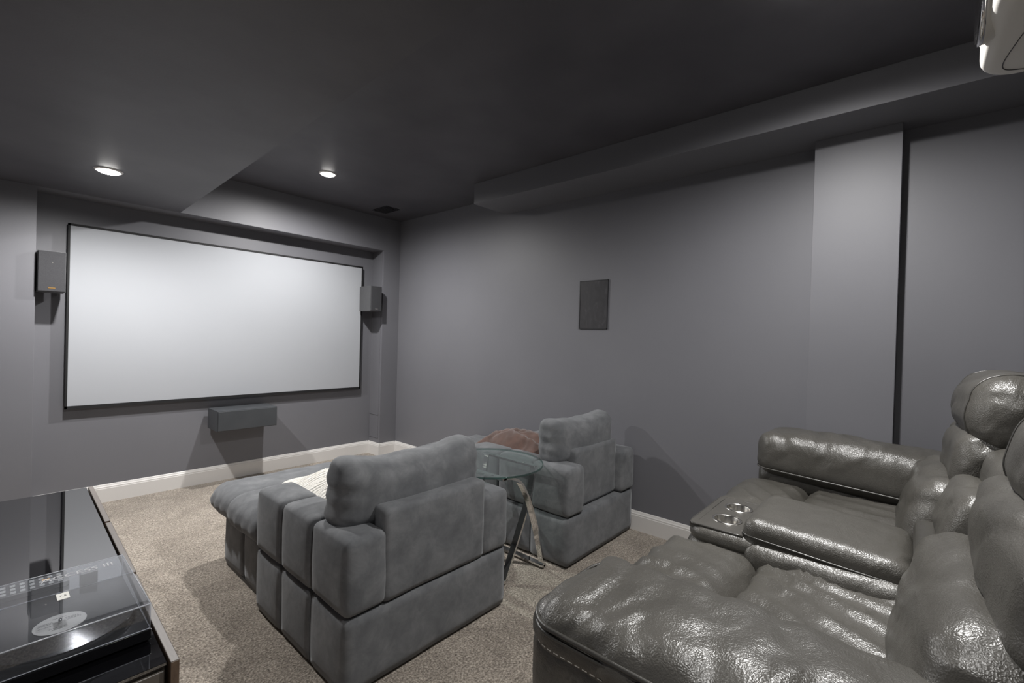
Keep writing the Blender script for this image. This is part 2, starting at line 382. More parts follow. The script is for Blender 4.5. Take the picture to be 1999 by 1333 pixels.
box('grille', 1.222, 1.673, 4.186, 4.199, 0.478, 0.635, M_SPKC, t, 0.003)
box('wall_bracket', 1.35, 1.55, 4.44, YR, 0.50, 0.56, M_DARKP, t)

# ------------------------------------------------------------------ wall panel and ceiling fittings
t = thing('wall_speaker_panel', 'dark smudged rectangular flush panel on the right wall', 'wall panel', (XW, 1.80, 1.385))
box('panel', XW-0.008, XW, 1.683, 1.917, 1.386, 1.743, M_SMUDGE, t, 0.002)
bm = bmesh.new()
for (a, b2, c, d) in ((1.680, 1.685, 1.383, 1.746), (1.915, 1.920, 1.383, 1.746), (1.680, 1.920, 1.383, 1.388), (1.680, 1.920, 1.741, 1.746)): add_box(bm, XW-0.010, XW, a, b2, c, d)
obj_bm('frame', bm, M_DARKP, t)
t = thing('ceiling_vent', 'small dark rectangular air register in the ceiling by the far right corner', 'vent', (2.585, 3.98, ZC))
box('frame', 2.505, 2.665, 3.86, 4.10, ZC-0.006, ZC, M_DARKP, t, 0.002)
for k in range(7): box('louver', 2.52+0.02*k, 2.532+0.02*k, 3.875, 4.085, ZC-0.012, ZC-0.005, M_DARKP, t)
names = ['lit recessed ceiling light in the low soffit, left of the two by the screen', 'lit recessed ceiling light in the upper ceiling, right of the two by the screen',
         'lit recessed ceiling light over the grey leather loveseat', 'added unseen fill light in the soffit near the camera']  # the last fitting goes with the added, unseen fill lamp
for (x, y, z, p), nm in zip(LIGHTS, names):
    t = thing('ceiling_light', nm, 'ceiling light', (x, y, z), 'recessed ceiling lights')
    lathe('trim_ring', (x, y, z), [(0.051, -0.003), (0.053, -0.007), (0.062, -0.005), (0.066, 0.0)], M_TRIM, t)
    lathe('lens', (x, y, z), [(0.051, -0.002), (0.048, -0.009), (0.034, -0.015), (0.0, -0.017)], M_LENS, t)

# ------------------------------------------------------------------ projector
t = thing('projector', 'white ceiling-hung projector at the top right corner', 'projector', (1.56, -0.30, ZC))
def plan_slab(name, x0, x1, y0, y1, z0, z1, rc, bev, mat, parent):
    """rounded plan outline extruded upward with softened rims"""
    pl = []
    for (cx, cy, a0) in ((x1-rc, y1-rc, 0), (x0+rc, y1-rc, 90), (x0+rc, y0+rc, 180), (x1-rc, y0+rc, 270)):
        for i in range(9):
            a = math.radians(a0+90*i/8); pl.append((cx, cy, rc*math.cos(a), rc*math.sin(a)))
    lv = [(z0, 1-bev/rc)]+[(z0+bev-bev*math.cos(math.pi/2*i/5), 1-(bev/rc)*(1-math.sin(math.pi/2*i/5))) for i in range(1, 6)]
    lv += [(z0+z1-z, k) for z, k in reversed(lv)]
    vs, fs = [], []; n = len(pl)
    for z, k in lv:
        for cx, cy, dx, dy in pl: vs.append((cx+dx*k, cy+dy*k, z))
    for l in range(len(lv)-1):
        for i in range(n):
            j = (i+1) % n; fs.append((l*n+i, l*n+j, (l+1)*n+j, (l+1)*n+i))
    fs.append(tuple(range(n))[::-1]); fs.append(tuple((len(lv)-1)*n+i for i in range(n)))
    b4 = bmesh.new(); b4.from_mesh(mesh_from(vs, fs)); return obj_bm(name, b4, mat, parent, True)
bodyp = plan_slab('body', 1.36, 1.80, -0.47, -0.112, 2.035, 2.20, 0.085, 0.03, M_WHITEP, t)
tube('panel_seam', smoothpath([(1.42, -0.20, 2.0345), (1.60, -0.165, 2.0345), (1.72, -0.155, 2.0345), (1.76, -0.20, 2.0345)], 8), 0.0012, M_DARKP, t, 6)
LX, LY, LZ = 1.545, -0.165, 2.118
lathe('lens_barrel', (LX, LY, LZ), [(0.078, -0.06), (0.078, 0.045), (0.083, 0.056), (0.083, 0.060)], M_WHITEP, t, 48, 'Y')
lathe('lens_ring', (LX, LY, LZ), [(0.082, 0.058), (0.085, 0.062), (0.085, 0.068), (0.078, 0.071), (0.066, 0.062), (0.05, 0.058)], M_CHROME, t, 48, 'Y')
lathe('lens', (LX, LY, LZ), [(0.068, 0.056), (0.05, 0.062), (0.02, 0.066), (0.0, 0.067)], M_GLOSS, t, 40, 'Y')
cyl('mount_pole', (1.58, -0.30, 2.36), 0.02, 0.36, M_WHITEP, t, 24)
cyl('mount_plate', (1.58, -0.30, ZC-0.008), 0.08, 0.016, M_WHITEP, t, 32)

# ------------------------------------------------------------------ upholstered chaises
def wrinkle(seed, amp, sc=(6, 6, 6)):
    def f(p, n, u):
        k = nz(p.x*sc[0]+seed, p.y*sc[1], p.z*sc[2])+0.5*nz(p.x*sc[0]*2.1, p.y*sc[1]*2.1+seed, p.z*sc[2]*2.1)
        return n*amp*k
    return f
def chair_base(t, X0, X1, Y0, seed):
    """X0..X1 width, Y0 back. swivel-less plinth with vertically channelled sides"""
    ymid, yfront = Y0+0.82, Y0+1.40
    n = 3; d = (ymid-Y0)/n
    for k in range(n):
        soft('base_panel', X0, X1, Y0+k*d+0.001, Y0+(k+1)*d-0.001, 0.012, 0.288, 0.016, M_SUEDE, t, 0.045, (0.005, 0.0, 0.0), fn=wrinkle(seed+k, 0.0025))
    d = (yfront-ymid)/2
    for k in range(2):
        soft('base_panel', X0+0.045, X1-0.045, ymid+k*d+0.001, ymid+(k+1)*d-0.001, 0.012, 0.285, 0.018, M_SUEDE, t, 0.045, (0.006, 0, 0), fn=wrinkle(seed+5+k, 0.004))
    box('glide', X0+0.05, X1-0.05, Y0+0.05, yfront-0.05, 0.0, 0.02, M_DARKP, t)
def chaise(label, X0, X1, Y0, inset, pil, seed):
    t = thing('chaise_chair', label, 'armchair', ((X0+X1)/2, Y0+0.7, 0), 'grey suede chaise armchairs')
    chair_base(t, X0, X1, Y0, seed)
    aw = 0.165
    for side, (a, b2) in enumerate(((X0-0.004, X0+aw), (X1-aw, X1+0.004))):
        d = 0.82/3
        for k in range(3):
            bul = (0.008, 0.0 if k else 0.005, 0.007)
            soft('armrest_panel', a, b2, Y0-0.004+k*d+0.0005, Y0+(k+1)*d-0.0005-0.004, 0.292, 0.570, 0.026, M_SUEDE, t, 0.025, bul, fn=wrinkle(seed+10+k+side*4, 0.0025))
    soft('back_panel', X0+aw-0.012, X1-aw+0.012, Y0+inset, Y0+inset+0.085, 0.292, 0.645, 0.014, M_SUEDE, t, 0.03, (0, 0.006, 0), fn=wrinkle(seed+30, 0.003))
    # seat cushion and footrest cushion
    def lobes(s):
        def f(p, n, u):
            k = nz(p.x*5+s, p.y*5, 1.3)+0.5*nz(p.x*11, p.y*11+s, 2)
            edge = max(abs(u[0]), abs(u[1]))
            pleat = 0.006*math.sin(p.y*70+p.x*8)*max(0, abs(u[0])-0.75)*4*(1-abs(u[2]))
            return n*(0.008*k)+Vector((pleat, 0, -0.014*max(0, edge-0.8)*5*(1 if u[2] > 0 else 0)))
        return f
    soft('seat_cushion', X0+aw-0.01, X1-aw+0.01, Y0+0.09, Y0+0.83, 0.275, 0.435, 0.06, M_SUEDE, t, 0.035, (0, 0, 0.02), fn=lobes(seed))
    soft('front_cushion', X0-0.005, X1+0.005, Y0+0.79, Y0+1.24, 0.275, 0.435, 0.068, M_SUEDE, t, 0.024, (0.01, 0, 0.02), fn=lobes(seed+3))
    soft('foot_cushion', X0+0.0, X1+0.0, Y0+1.16, Y0+1.53, 0.275, 0.430, 0.070, M_SUEDE, t, 0.024, (0.008, 0.02, 0.012), fn=lobes(seed+7))
    # loose back cushion
    px0, px1, pyc, pz0, pz1, th, rz, rx = pil
    def pf(p, n, u):
        a, c = abs(u[0]), abs(u[2])
        pinch = (a*c)**4
        k = nz(p.x*5+seed, p.y*5, p.z*5+seed)+0.45*nz(p.x*12, p.y*12, p.z*12+seed)
        ends = max(0, a-0.7)/0.3
        fold = 0.0045*math.sin(p.z*95+seed+3*nz(p.x*8, p.z*3, seed))*ends*(1-c*0.5)
        sag = Vector((0, 0, -0.014*(1-a*a)*(1 if u[2] > 0 else 0)+0.012*nz(u[0]*2+seed, 5, 1)*max(0, u[2])))
        return n*(0.0065*k+fold)+Vector((0.02*pinch*(1 if u[0] > 0 else -1), 0, 0.015*pinch*(1 if u[2] > 0 else -1)))+sag
    cu = soft('back_cushion', px0, px1, pyc-th/2, pyc+th/2, pz0, pz1, th*0.40, M_SUEDE, t, 0.016, (0.0, 0.022, 0.0), (rx, 0, rz), pf)
    # piping seam on the end of the loose cushion
    R = Euler((rx, 0, rz)).to_matrix(); c = Vector(((px0+px1)/2, pyc, (pz0+pz1)/2))
    hx, hz = (px1-px0)/2, (pz1-pz0)/2
    pts = [c+R @ Vector((-hx+0.075-0.028*math.cos(a)*1.0-0.02, -th/2+0.03+th*0.30*(0.5-0.5*math.cos(a)), hz-0.018-0.06*(1-math.sin(a)))) for a in [math.pi*i/12 for i in range(13)]]
    return t
chaise('grey suede chaise armchair in the middle of the carpet with the white throw', 0.832, 1.668, 1.462, 0.0,
       (0.858, 1.578, 1.640, 0.545, 0.812, 0.185, -0.01, 0.04), 3.1)
chaise('grey suede chaise armchair against the right wall with the brown throw', 2.148, 2.938, 1.428, 0.05,
       (2.190, 2.800, 1.610, 0.545, 0.820, 0.175, -0.08, 0.0), 11.7)

def throw(name, label, x0, x1, y0, y1, zf, mat, seed, amp, thick=0.012, clip=None, nx=56, ny=56):
    vs, fs, keep = [], [], {}
    for i in range(nx+1):
        for j in range(ny+1):
            u, v = i/nx, j/ny
            wob = 1+0.18*nz(u*3+seed, v*3, 4)
            a, b2 = (u-0.5)*2, (v-0.5)*2
            m = max(abs(a), abs(b2)); r = math.hypot(a, b2) or 1
            s = m/r if r else 1
            k = s*0.72+0.28          # rounded-square outline
            X = (x0+x1)/2+a*k*wob*(x1-x0)/2; Y = (y0+y1)/2+b2*k*wob*(y1-y0)/2
            w_ = nz(X*3+seed, Y*3, 9)*1.5; fold = (0.55*(1-abs(nz(X*6+seed+w_, Y*6, 1))*2.2)+0.10*(1-2*abs(nz(X*14+w_, Y*14+seed, 3))))+0.3
            dome = (1-min(1, m)**3)
            vs.append((X, Y, zf(X, Y)+amp*(0.35+fold)*dome+0.004))
    for i in range(nx):
        for j in range(ny):
            q = i*(ny+1)+j; fs.append((q, q+ny+1, q+ny+2, q+1))
    me = mesh_from(vs, fs); o = link(name, me, mat, None, True)
    sm = o.modifiers.new('thickness', 'SOLIDIFY'); sm.thickness = thick; sm.offset = 1
    return tag(o, label, 'throw blanket')
def z_white(x, y): return 0.455+0.055*max(0, 1-abs(y-2.0)/0.5)
throw('throw_blanket', 'white cable knit throw bunched on the seat of the middle chaise', 0.985, 1.50, 1.72, 2.62, z_white, M_KNIT, 2.0, 0.07)
throw('throw_blanket', 'brown fleece throw crumpled on the seat of the chaise by the wall', 2.34, 2.80, 1.76, 2.50, lambda x, y: 0.458, M_BROWN, 7.3, 0.125)

# ------------------------------------------------------------------ glass side table
TX, TY, TZ, TR = 1.872, 1.785, 0.600, 0.305
t = thing('side_table', 'round glass side table with curved chrome legs between the two chaises', 'side table', (TX, TY, 0))
cyl('glass_top', (TX, TY, TZ-0.005), TR-0.003, 0.0098, M_TABGLASS, t, 96)
lathe('glass_rim', (TX, TY, TZ-0.005), [(TR-0.004, -0.005), (TR-0.001, -0.005), (TR, -0.003), (TR, 0.003), (TR-0.001, 0.005), (TR-0.004, 0.005)], M_TABEDGE, t, 96)
def ribbon(name, pts, side, wd, th, mat, parent):
    """flat bar swept along pts; side(t) gives the flat direction"""
    vs, fs = [], []; n = len(pts)
    for i, p in enumerate(pts):
        a, b2 = pts[max(0, i-1)], pts[min(n-1, i+1)]; tg = (b2-a).normalized()
        s = side(i/(n-1)); s = (s-tg*s.dot(tg)).normalized(); q = tg.cross(s)
        for (e, f_) in ((-1, -1), (1, -1), (1, 1), (-1, 1)): vs.append(p+s*wd/2*e+q*th/2*f_)
    for i in range(n-1):
        for k in range(4):
            l = (k+1) % 4; fs.append((i*4+k, i*4+l, i*4+4+l, i*4+4+k))
    fs += [(3, 2, 1, 0), tuple((n-1)*4+k for k in range(4))]
    b3 = bmesh.new(); b3.from_mesh(mesh_from(vs, fs)); o = obj_bm(name, b3, mat, parent, False); return o
YD = Vector((0, 1, 0))
for ye in (1.575, 1.985):      # a crossing pair of curved legs at each end
    d = 0.022 if ye < TY else -0.022
    A = smoothpath([(1.722, ye-d, TZ-0.018), (1.775, ye-d, TZ-0.022), (1.862, ye-d, 0.535), (1.940, ye-d, 0.420), (2.005, ye-d, 0.270), (2.052, ye-d, 0.130), (2.088, ye-d, 0.004)], 7)
    B = smoothpath([(2.035, ye+d, TZ-0.018), (2.030, ye+d, 0.545), (2.012, ye+d, 0.455), (1.968, ye+d, 0.340), (1.905, ye+d, 0.210), (1.850, ye+d, 0.105), (1.800, ye+d, 0.004)], 7)
    ribbon('leg', A, lambda u: YD, 0.036, 0.012, M_CHROME, t); ribbon('leg', B, lambda u: YD, 0.036, 0.012, M_CHROME, t)
for (x, z, dd) in ((1.728, TZ-0.0175, -1), (2.035, TZ-0.0175, 1), (2.084, 0.018, -1), (1.806, 0.018, 1)):
    y0_, y1_ = 1.575+0.022*dd-0.018, 1.985-0.022*dd+0.018
    box('cross_bar', x-0.018, x+0.018, y0_, y1_, z-0.006, z+0.006, M_CHROME, t, 0.001)
for (x, y) in ((1.728, 1.62), (2.035, 1.66), (1.728, 1.94), (2.035, 1.90)): cyl('glass_pad', (x, y, TZ-0.0107), 0.013, 0.0016, M_CHROME, t, 20)

# ------------------------------------------------------------------ media console
CZ = 0.490
t = thing('media_console', 'long low media console with black glass top on the left', 'media console', (0.1, 2.2, 0))
ya, yb = 1.345, 3.105
def cx_at(y): return 0.318+(y-ya)/(yb-ya)*0.036       # front edge runs very slightly off square
def skew_box(name, xa, xb, y0, y1, z0, z1, mat, parent, fa=True, fb=True):
    vs = []
    for (yy) in (y0, y1):
        o = cx_at(yy)
        for (xx, zz) in ((xa, z0), (xb, z0), (xb, z1), (xa, z1)): vs.append((o+xx, yy, zz))
    fs = [(0, 1, 2, 3), (7, 6, 5, 4), (0, 4, 5, 1), (1, 5, 6, 2), (2, 6, 7, 3), (3, 7, 4, 0)]
    b3 = bmesh.new(); b3.from_mesh(mesh_from(vs, fs))
    bmesh.ops.bevel(b3, geom=b3.edges[:], offset=0.0012, segments=1, affect='EDGES')
    return obj_bm(name, b3, mat, parent)
skew_box('carcass', -0.47, -0.025, ya+0.012, yb-0.004, 0.05, CZ-0.012, M_CARC, t)
skew_box('plinth', -0.44, -0.06, ya+0.05, yb-0.05, 0.0, 0.05, M_DARKP, t)
skew_box('glass_top', -0.475, -0.0235, ya, yb, CZ-0.010, CZ-0.001, M_BGLASS, t)
side = skew_box('side_panel', -0.465, -0.028, ya+0.002, ya+0.012, 0.05, CZ-0.022, M_CARC, t)
for z in (0.435, 0.22): skew_box('side_groove', -0.46, -0.03, ya+0.0005, ya+0.003, z, z+0.002, M_DARKP, side)
for (y0, y1, dx) in ((ya-0.012, 1.902, 0.0), (1.918, 2.486, 0.001), (2.502, yb, 0.001)):
    d = skew_box('drawer_front', -0.018+dx, 0.0+dx, y0, y1, 0.06, CZ-0.001, M_WOOD, t)
    skew_box('edge_band', -0.0178+dx, -0.0002+dx, y0+0.001, y1-0.001, CZ-0.0012, CZ, M_WOODTOP, d)['label'] = 'greyish wood edge strip'

# ------------------------------------------------------------------ turntable
t = thing('turntable', 'black record player under a clear dust cover on the media console', 'record player', (0.075, 1.66, CZ))
tx0, tx1, ty0, ty1 = -0.150, 0.286, 1.462, 1.845
for (x, y) in ((tx0+0.05, ty0+0.05), (tx1-0.05, ty0+0.05), (tx0+0.05, ty1-0.05), (tx1-0.05, ty1-0.05)): cyl('foot', (x, y, CZ+0.0035), 0.022, 0.0075, M_DARKP, t, 24)
box('plinth', tx0, tx1, ty0, ty1, CZ+0.006, 0.522, M_GLOSS, t, 0.002)
RX, RY = 0.128, 1.617
cyl('platter', (RX, RY, 0.5295), 0.148, 0.014, M_DARKP, t, 96)
def mat_vinyl():
    m, nt, b, o = new_mat('vinyl_record'); setv(b, Base_Color=(0.012, 0.012, 0.013, 1), Roughness=0.14, Specular_IOR_Level=0.5); 
    tc = nt.nodes.new('ShaderNodeNewGeometry'); sb = nt.nodes.new('ShaderNodeVectorMath'); sb.operation = 'SUBTRACT'; sb.inputs[1].default_value = (RX, RY, 0)
    nt.links.new(tc.outputs['Position'], sb.inputs[0]); ml = nt.nodes.new('ShaderNodeVectorMath'); ml.operation = 'MULTIPLY'; ml.inputs[1].default_value = (1, 1, 0)
    nt.links.new(sb.outputs[0], ml.inputs[0]); ln = nt.nodes.new('ShaderNodeVectorMath'); ln.operation = 'LENGTH'; nt.links.new(ml.outputs[0], ln.inputs[0])
    s = nt.nodes.new('ShaderNodeMath'); s.operation = 'MULTIPLY'; s.inputs[1].default_value = 2200; nt.links.new(ln.outputs['Value'], s.inputs[0])
    q = nt.nodes.new('ShaderNodeMath'); q.operation = 'SINE'; nt.links.new(s.outputs[0], q.inputs[0]); bump(nt, b, q.outputs[0], 0.12, 0.0006); return m
M_VINYL = mat_vinyl()
cyl('record', (RX, RY, 0.538), 0.150, 0.003, M_VINYL, t, 96)
lab = cyl('record_label', (RX, RY, 0.5402), 0.050, 0.0012, plain('grey_paper_label', (0.60, 0.59, 0.56), 0.5), t, 64)
def text_obj(name, s, size, loc, rot, mat, parent, ext=0.0002):
    cu = bpy.data.curves.new(name, 'FONT'); cu.body = s; cu.size = size; cu.extrude = ext; cu.align_x = 'CENTER'; cu.align_y = 'CENTER'
    tmp = bpy.data.objects.new('tmp', cu); COL.objects.link(tmp)
    dg = bpy.context.evaluated_depsgraph_get(); me = bpy.data.meshes.new_from_object(tmp.evaluated_get(dg))
    bpy.data.objects.remove(tmp)
    me.transform(Matrix.Translation(Vector(loc)) @ Euler(rot).to_matrix().to_4x4()); return link(name, me, mat, parent)
# rows of small unreadable print on the label
bm = bmesh.new(); rnd = random.Random(4)
for (yy, xa, xb) in ((0.030, -0.012, 0.014), (0.020, 0.010, 0.036), (0.014, 0.012, 0.038), (0.008, 0.014, 0.040), (0.016, -0.038, -0.012), (0.010, -0.040, -0.012), (-0.002, -0.040, -0.016), (-0.020, -0.022, 0.010), (-0.028, -0.018, 0.004)):
    x = xa
    while x < xb:
        wd = rnd.uniform(0.0015, 0.005); add_box(bm, RX+x, RX+min(x+wd, xb), RY+yy-0.0009, RY+yy+0.0009, 0.5407, 0.5410); x += wd+0.0012
tag(obj_bm('label_print', bm, M_INK, lab), kind='stuff')
cyl('spindle', (RX, RY, 0.545), 0.0035, 0.012, M_CHROME, t, 16)
# tonearm on the left rear
cyl('tonearm_base', (-0.095, 1.775, 0.530), 0.028, 0.018, M_DARKP, t, 32)
cyl('tonearm_pivot', (-0.095, 1.775, 0.548), 0.014, 0.022, M_STEEL, t, 24)
tube('tonearm', smoothpath([(-0.095, 1.775, 0.556), (-0.098, 1.66, 0.556), (-0.088, 1.56, 0.554)], 8), 0.005, M_STEEL, t, 10)
cyl('counterweight', (-0.094, 1.808, 0.556), 0.013, 0.028, M_DARKP, t, 24, axis='Y')
box('headshell', -0.096, -0.076, 1.530, 1.562, 0.548, 0.556, M_DARKP, t, 0.002)
box('arm_rest', -0.104, -0.090, 1.66, 1.668, 0.522, 0.552, M_DARKP, t)
# dust cover: five thin clear panels with bright polished edges
c = tag(box('dust_cover', tx0+0.002, tx1-0.002, ty0+0.002, ty1-0.002, 0.5845, 0.588, M_COVER, t))
cz0, cz1 = 0.523, 0.5845
for (a, b2, e, f_) in ((tx0+0.002, tx1-0.002, ty0+0.002, ty0+0.005), (tx0+0.002, tx1-0.002, ty1-0.005, ty1-0.002),
                      (tx0+0.002, tx0+0.005, ty0+0.005, ty1-0.005), (tx1-0.005, tx1-0.002, ty0+0.005, ty1-0.005)):
    box('cover_wall', a, b2, e, f_, cz0, cz1, M_COVER, c)
E4 = [(tx0+0.003, ty0+0.003), (tx1-0.003, ty0+0.003), (tx1-0.003, ty1-0.003), (tx0+0.003, ty1-0.003)]
for zz, rr in ((0.5872, 0.0016), (0.5240, 0.0011)):
    for i in range(4):
        a, b2 = E4[i], E4[(i+1) % 4]; tube('cover_edge', [(a[0], a[1], zz), (b2[0], b2[1], zz)], rr, M_ACEDGE, c, 6)
for (x, y) in E4: tube('cover_edge', [(x, y, 0.524), (x, y, 0.587)], 0.0011, M_ACEDGE, c, 6)
st = box('sticker', 0.124, 0.148, 1.644, 1.684, 0.5882, 0.5886, M_PAPER, c); st['label'] = 'small white sticker'
text_obj('sticker_print', '7.5', 0.012, (0.136, 1.664, 0.5887), (0, 0, 0.0), M_INK, st)
M_FAINT = plain('frosted_print', (0.42, 0.42, 0.44), 0.5)
text_obj('cover_lettering', 'ACCESS III', 0.034, (0.178, 1.795, 0.5882), (0, 0, 0.0), M_FAINT, c)['label'] = 'faint pale lettering'
# remote with rows of pale keys lying inside the cover at the far left
box('hinge', tx0+0.06, tx0+0.10, ty1-0.004, ty1+0.010, 0.505, 0.560, M_DARKP, t, 0.002); box('hinge', tx1-0.10, tx1-0.06, ty1-0.004, ty1+0.010, 0.505, 0.560, M_DARKP, t, 0.002)
t = thing('remote_control', 'slim dark remote with pale keys on the console behind the record player', 'remote control', (0.09, 2.01, CZ))
box('body', 0.0, 0.175, 1.965, 2.05, CZ-0.0008, CZ+0.014, M_DARKP, t, 0.003)
M_KEY = plain('pale_keys', (0.55, 0.56, 0.54), 0.4); M_RED = plain('red_key', (0.5, 0.06, 0.05), 0.4)
for i in range(8):
    for j in range(3):
        x, y = 0.010+i*0.020, 1.974+j*0.025
        k_ = box('key', x, x+0.011, y, y+0.016, CZ+0.014, CZ+0.0155, M_RED if (i == 0 and j == 2) else M_KEY, t)

# ------------------------------------------------------------------ grey leather reclining loveseat
t = thing('reclining_loveseat', 'grey leather reclining loveseat with centre console and cup holders', 'sofa', (1.9, 0.1, 0))
LS = t
def crease_seat(seed, amp=0.010, fx=1.0):
    def f(p, n, u):
        s = math.sin(p.x*36*fx+3.5*nz(p.x*3, p.y*4+seed, 1)-p.y*15)
        m = 0.62+0.9*nz(p.x*2.5+seed, p.y*3, 2)
        m = max(0, min(1, m))
        top = max(0, n.z)
        s = (1-abs(s))**2*2-1.0
        return n*(amp*1.0*s*m*top+amp*0.35*nz(p.x*6, p.y*7+seed, p.z*5))
    return f
def crease_arm(seed, amp=0.010):
    def f(p, n, u):
        s = 1-2*(1-abs(math.sin(p.y*26+3.0*nz(p.x*5+seed, p.y*3, 1)-p.x*9)))**2
        m = max(0, min(1, 0.45+1.3*nz(p.y*3+seed, p.x*4, 7)))
        q = max(0.0, min(1.0, (u[2]+0.75)*1.1))
        return n*q*(amp*0.6*s*m+amp*0.7*nz(p.x*6+seed, p.y*6, p.z*6)+amp*0.3*nz(p.x*19, p.y*19+seed, p.z*19))
    return f
def crease_back(seed, amp=0.009):
    def f(p, n, u):
        s = 1-2*(1-abs(math.sin(p.z*30+p.x*7+2.5*nz(p.x*3+seed, p.z*4, 1))))**2
        m = max(0, min(1, 0.5+1.4*nz(p.x*3+seed, p.z*4, 3)))
        return n*(amp*0.55*s*m+amp*nz(p.x*6, p.y*6+seed, p.z*6))
    return f
# low carpeted riser that carries the back row
tag(box('floor_riser', XL, XW, YB, 0.45, 0.0, 0.15, M_CARPET), kind='structure')
def arm(x0, x1, yfr, ybk, zb, ztop, outer, seed):
    a = soft('arm_pad', x0, x1, ybk, yfr, zb, ztop, 0.072, M_LEATHER, LS, 0.016, (0.0, 0.0, 0.026), (0, 0, 0) if outer < 0 else (0.05, 0, 0), crease_arm(seed, 0.0125))
    xa, xb = (x0+0.012, x1-0.05) if outer < 0 else (x0+0.07, x1-0.01)
    soft('arm_band', xa-0.004, xb+0.004, ybk+0.01, yfr-0.006, zb-0.10, zb+0.055, 0.03, M_LEATHER, LS, 0.03, (0.006, 0.008, 0), fn=crease_arm(seed+1, 0.004))
    soft('arm_side', xa+0.01, xb, ybk+0.02, yfr-0.040, 0.17, zb-0.05, 0.03, M_LEATHER_D, LS, 0.04, (0.004, 0.004, 0), fn=crease_arm(seed+2, 0.003))
    cx, cy = (x0+x1)/2, (yfr+ybk)/2; hx, hy = (x1-x0)/2, (yfr-ybk)/2
    def loop(grow, rc=0.072):
        pts = []
        for sx, sy, a0 in ((1, -1, -math.pi/2), (1, 1, 0), (-1, 1, math.pi/2), (-1, -1, math.pi)):
            for i in range(11):
                an = a0+math.pi/2*i/10; pts.append((cx+sx*(hx-rc)+(rc+grow)*math.cos(an), cy+sy*(hy-rc)+(rc+grow)*math.sin(an)))
        return pts
    for dz, grow, rr in (((0.066, 0.0020, 0.0045), (0.078, 0.0022, 0.0045)) if outer < 0 else ((0.030, 0.0, 0.004),)):
        tube('piping', [(p[0], p[1], zb+dz+0.003*nz(p[0]*6, p[1]*6, seed)+(0.05*(p[1]-cy) if outer > 0 else 0)) for p in loop(grow if outer < 0 else -0.004)], rr, M_PIPE, a, 8, True)
    return a, loop
near_arm, loopn = arm(0.722, 1.050, 0.580, -0.36, 0.662, 0.768, -1, 1.0)
far_arm, loopf = arm(2.530, 2.838, 0.585, -0.36, 0.640, 0.845, 1, 6.0)
# seats: footrest cushion rolling over the front, and seat cushion behind it
SEATS = ((1.02, 1.622, 2.0), (1.982, 2.575, 9.0))
for (x0, x1, seed) in SEATS:
    soft('footrest_cushion', x0, x1, 0.340, 0.640, 0.42, 0.640, 0.075, M_LEATHER, LS, 0.016, (0, 0.012, 0.014), fn=crease_seat(seed, 0.010))
    soft('seat_cushion', x0, x1, -0.12, 0.350, 0.44, 0.634, 0.050, M_LEATHER, LS, 0.016, (0, 0, 0.016), fn=crease_seat(seed+3, 0.012, 0.9))
    soft('footrest_front', x0+0.01, x1-0.01, 0.50, 0.615, 0.20, 0.48, 0.04, M_LEATHER, LS, 0.035, (0, 0.012, 0), fn=crease_seat(seed+5, 0.006))
    box('seat_base', x0+0.02, x1-0.02, -0.55, 0.52, 0.16, 0.46, M_LEATHER_D, LS)
# backs: lumbar pad, mid pad, head pad with a gusset seam
def taper(base, kx, bulge=0.0):
    def f(p, n, u):
        return base(p, n, u)+Vector((-p.x*kx*max(0, u[2])**2, bulge*(1-u[0]**2)*0, 0))
    return f
def headfn(base):
    def f(p, n, u):
        g = math.exp(-((p.y+0.012)/0.006)**2)*(1 if u[2] > -0.5 else 0)
        v = base(p, n, u)
        return v-n*0.010*g
    return f
for (x0, x1, seed, dy, dz) in ((0.945, 1.615, 3.0, -0.035, -0.02), (1.985, 2.580, 8.0, 0.0, 0.0)):
    soft('lumbar_pad', x0, x1, -0.235+dy*0.2, 0.002+dy*0.2, 0.54, 0.872+dz, 0.075, M_LEATHER, LS, 0.016, (0, 0.018, 0.006), (0.24, 0, 0), taper(crease_back(seed, 0.011), 0.10))
    soft('mid_pad', x0+0.02, x1-0.02, -0.315+dy*0.4, -0.105+dy*0.4, 0.830+dz, 1.030+dz, 0.055, M_LEATHER, LS, 0.016, (0, 0.010, 0.004), (0.14, 0, 0), crease_back(seed+4, 0.010))
    hp = soft('head_pad', x0-0.004, x1+0.004, -0.415+dy*1.1, -0.140+dy*1.1, 0.975+dz*1.5, 1.222+dz*2.0, 0.092, M_LEATHER, LS, 0.013, (0.0, 0.024, 0.006), (0.16, 0, 0), taper(crease_back(seed+8, 0.008), 0.05))
    ring_seam(0, 0.84, 0.0030, M_PIPE, hp, 'seam', 0.0005); ring_seam(0, 0.16, 0.0030, M_PIPE, hp, 'seam', 0.0005)
    soft('back_shell', x0+0.02, x1-0.02, -0.56, -0.29, 0.17, 1.04, 0.06, M_LEATHER_D, LS, 0.05, (0, 0.01, 0))
# padded back section over the console
soft('center_back_pad', 1.625, 1.990, -0.31, -0.075, 0.72, 0.905, 0.040, M_LEATHER, LS, 0.018, (0, 0.004, 0.002), (0.30, 0, 0), crease_back(31, 0.007))
soft('center_upper_pad', 1.630, 1.985, -0.38, -0.165, 0.865, 1.015, 0.05, M_LEATHER, LS, 0.018, (0, 0.008, 0.004), (0.12, 0, 0), crease_back(33))
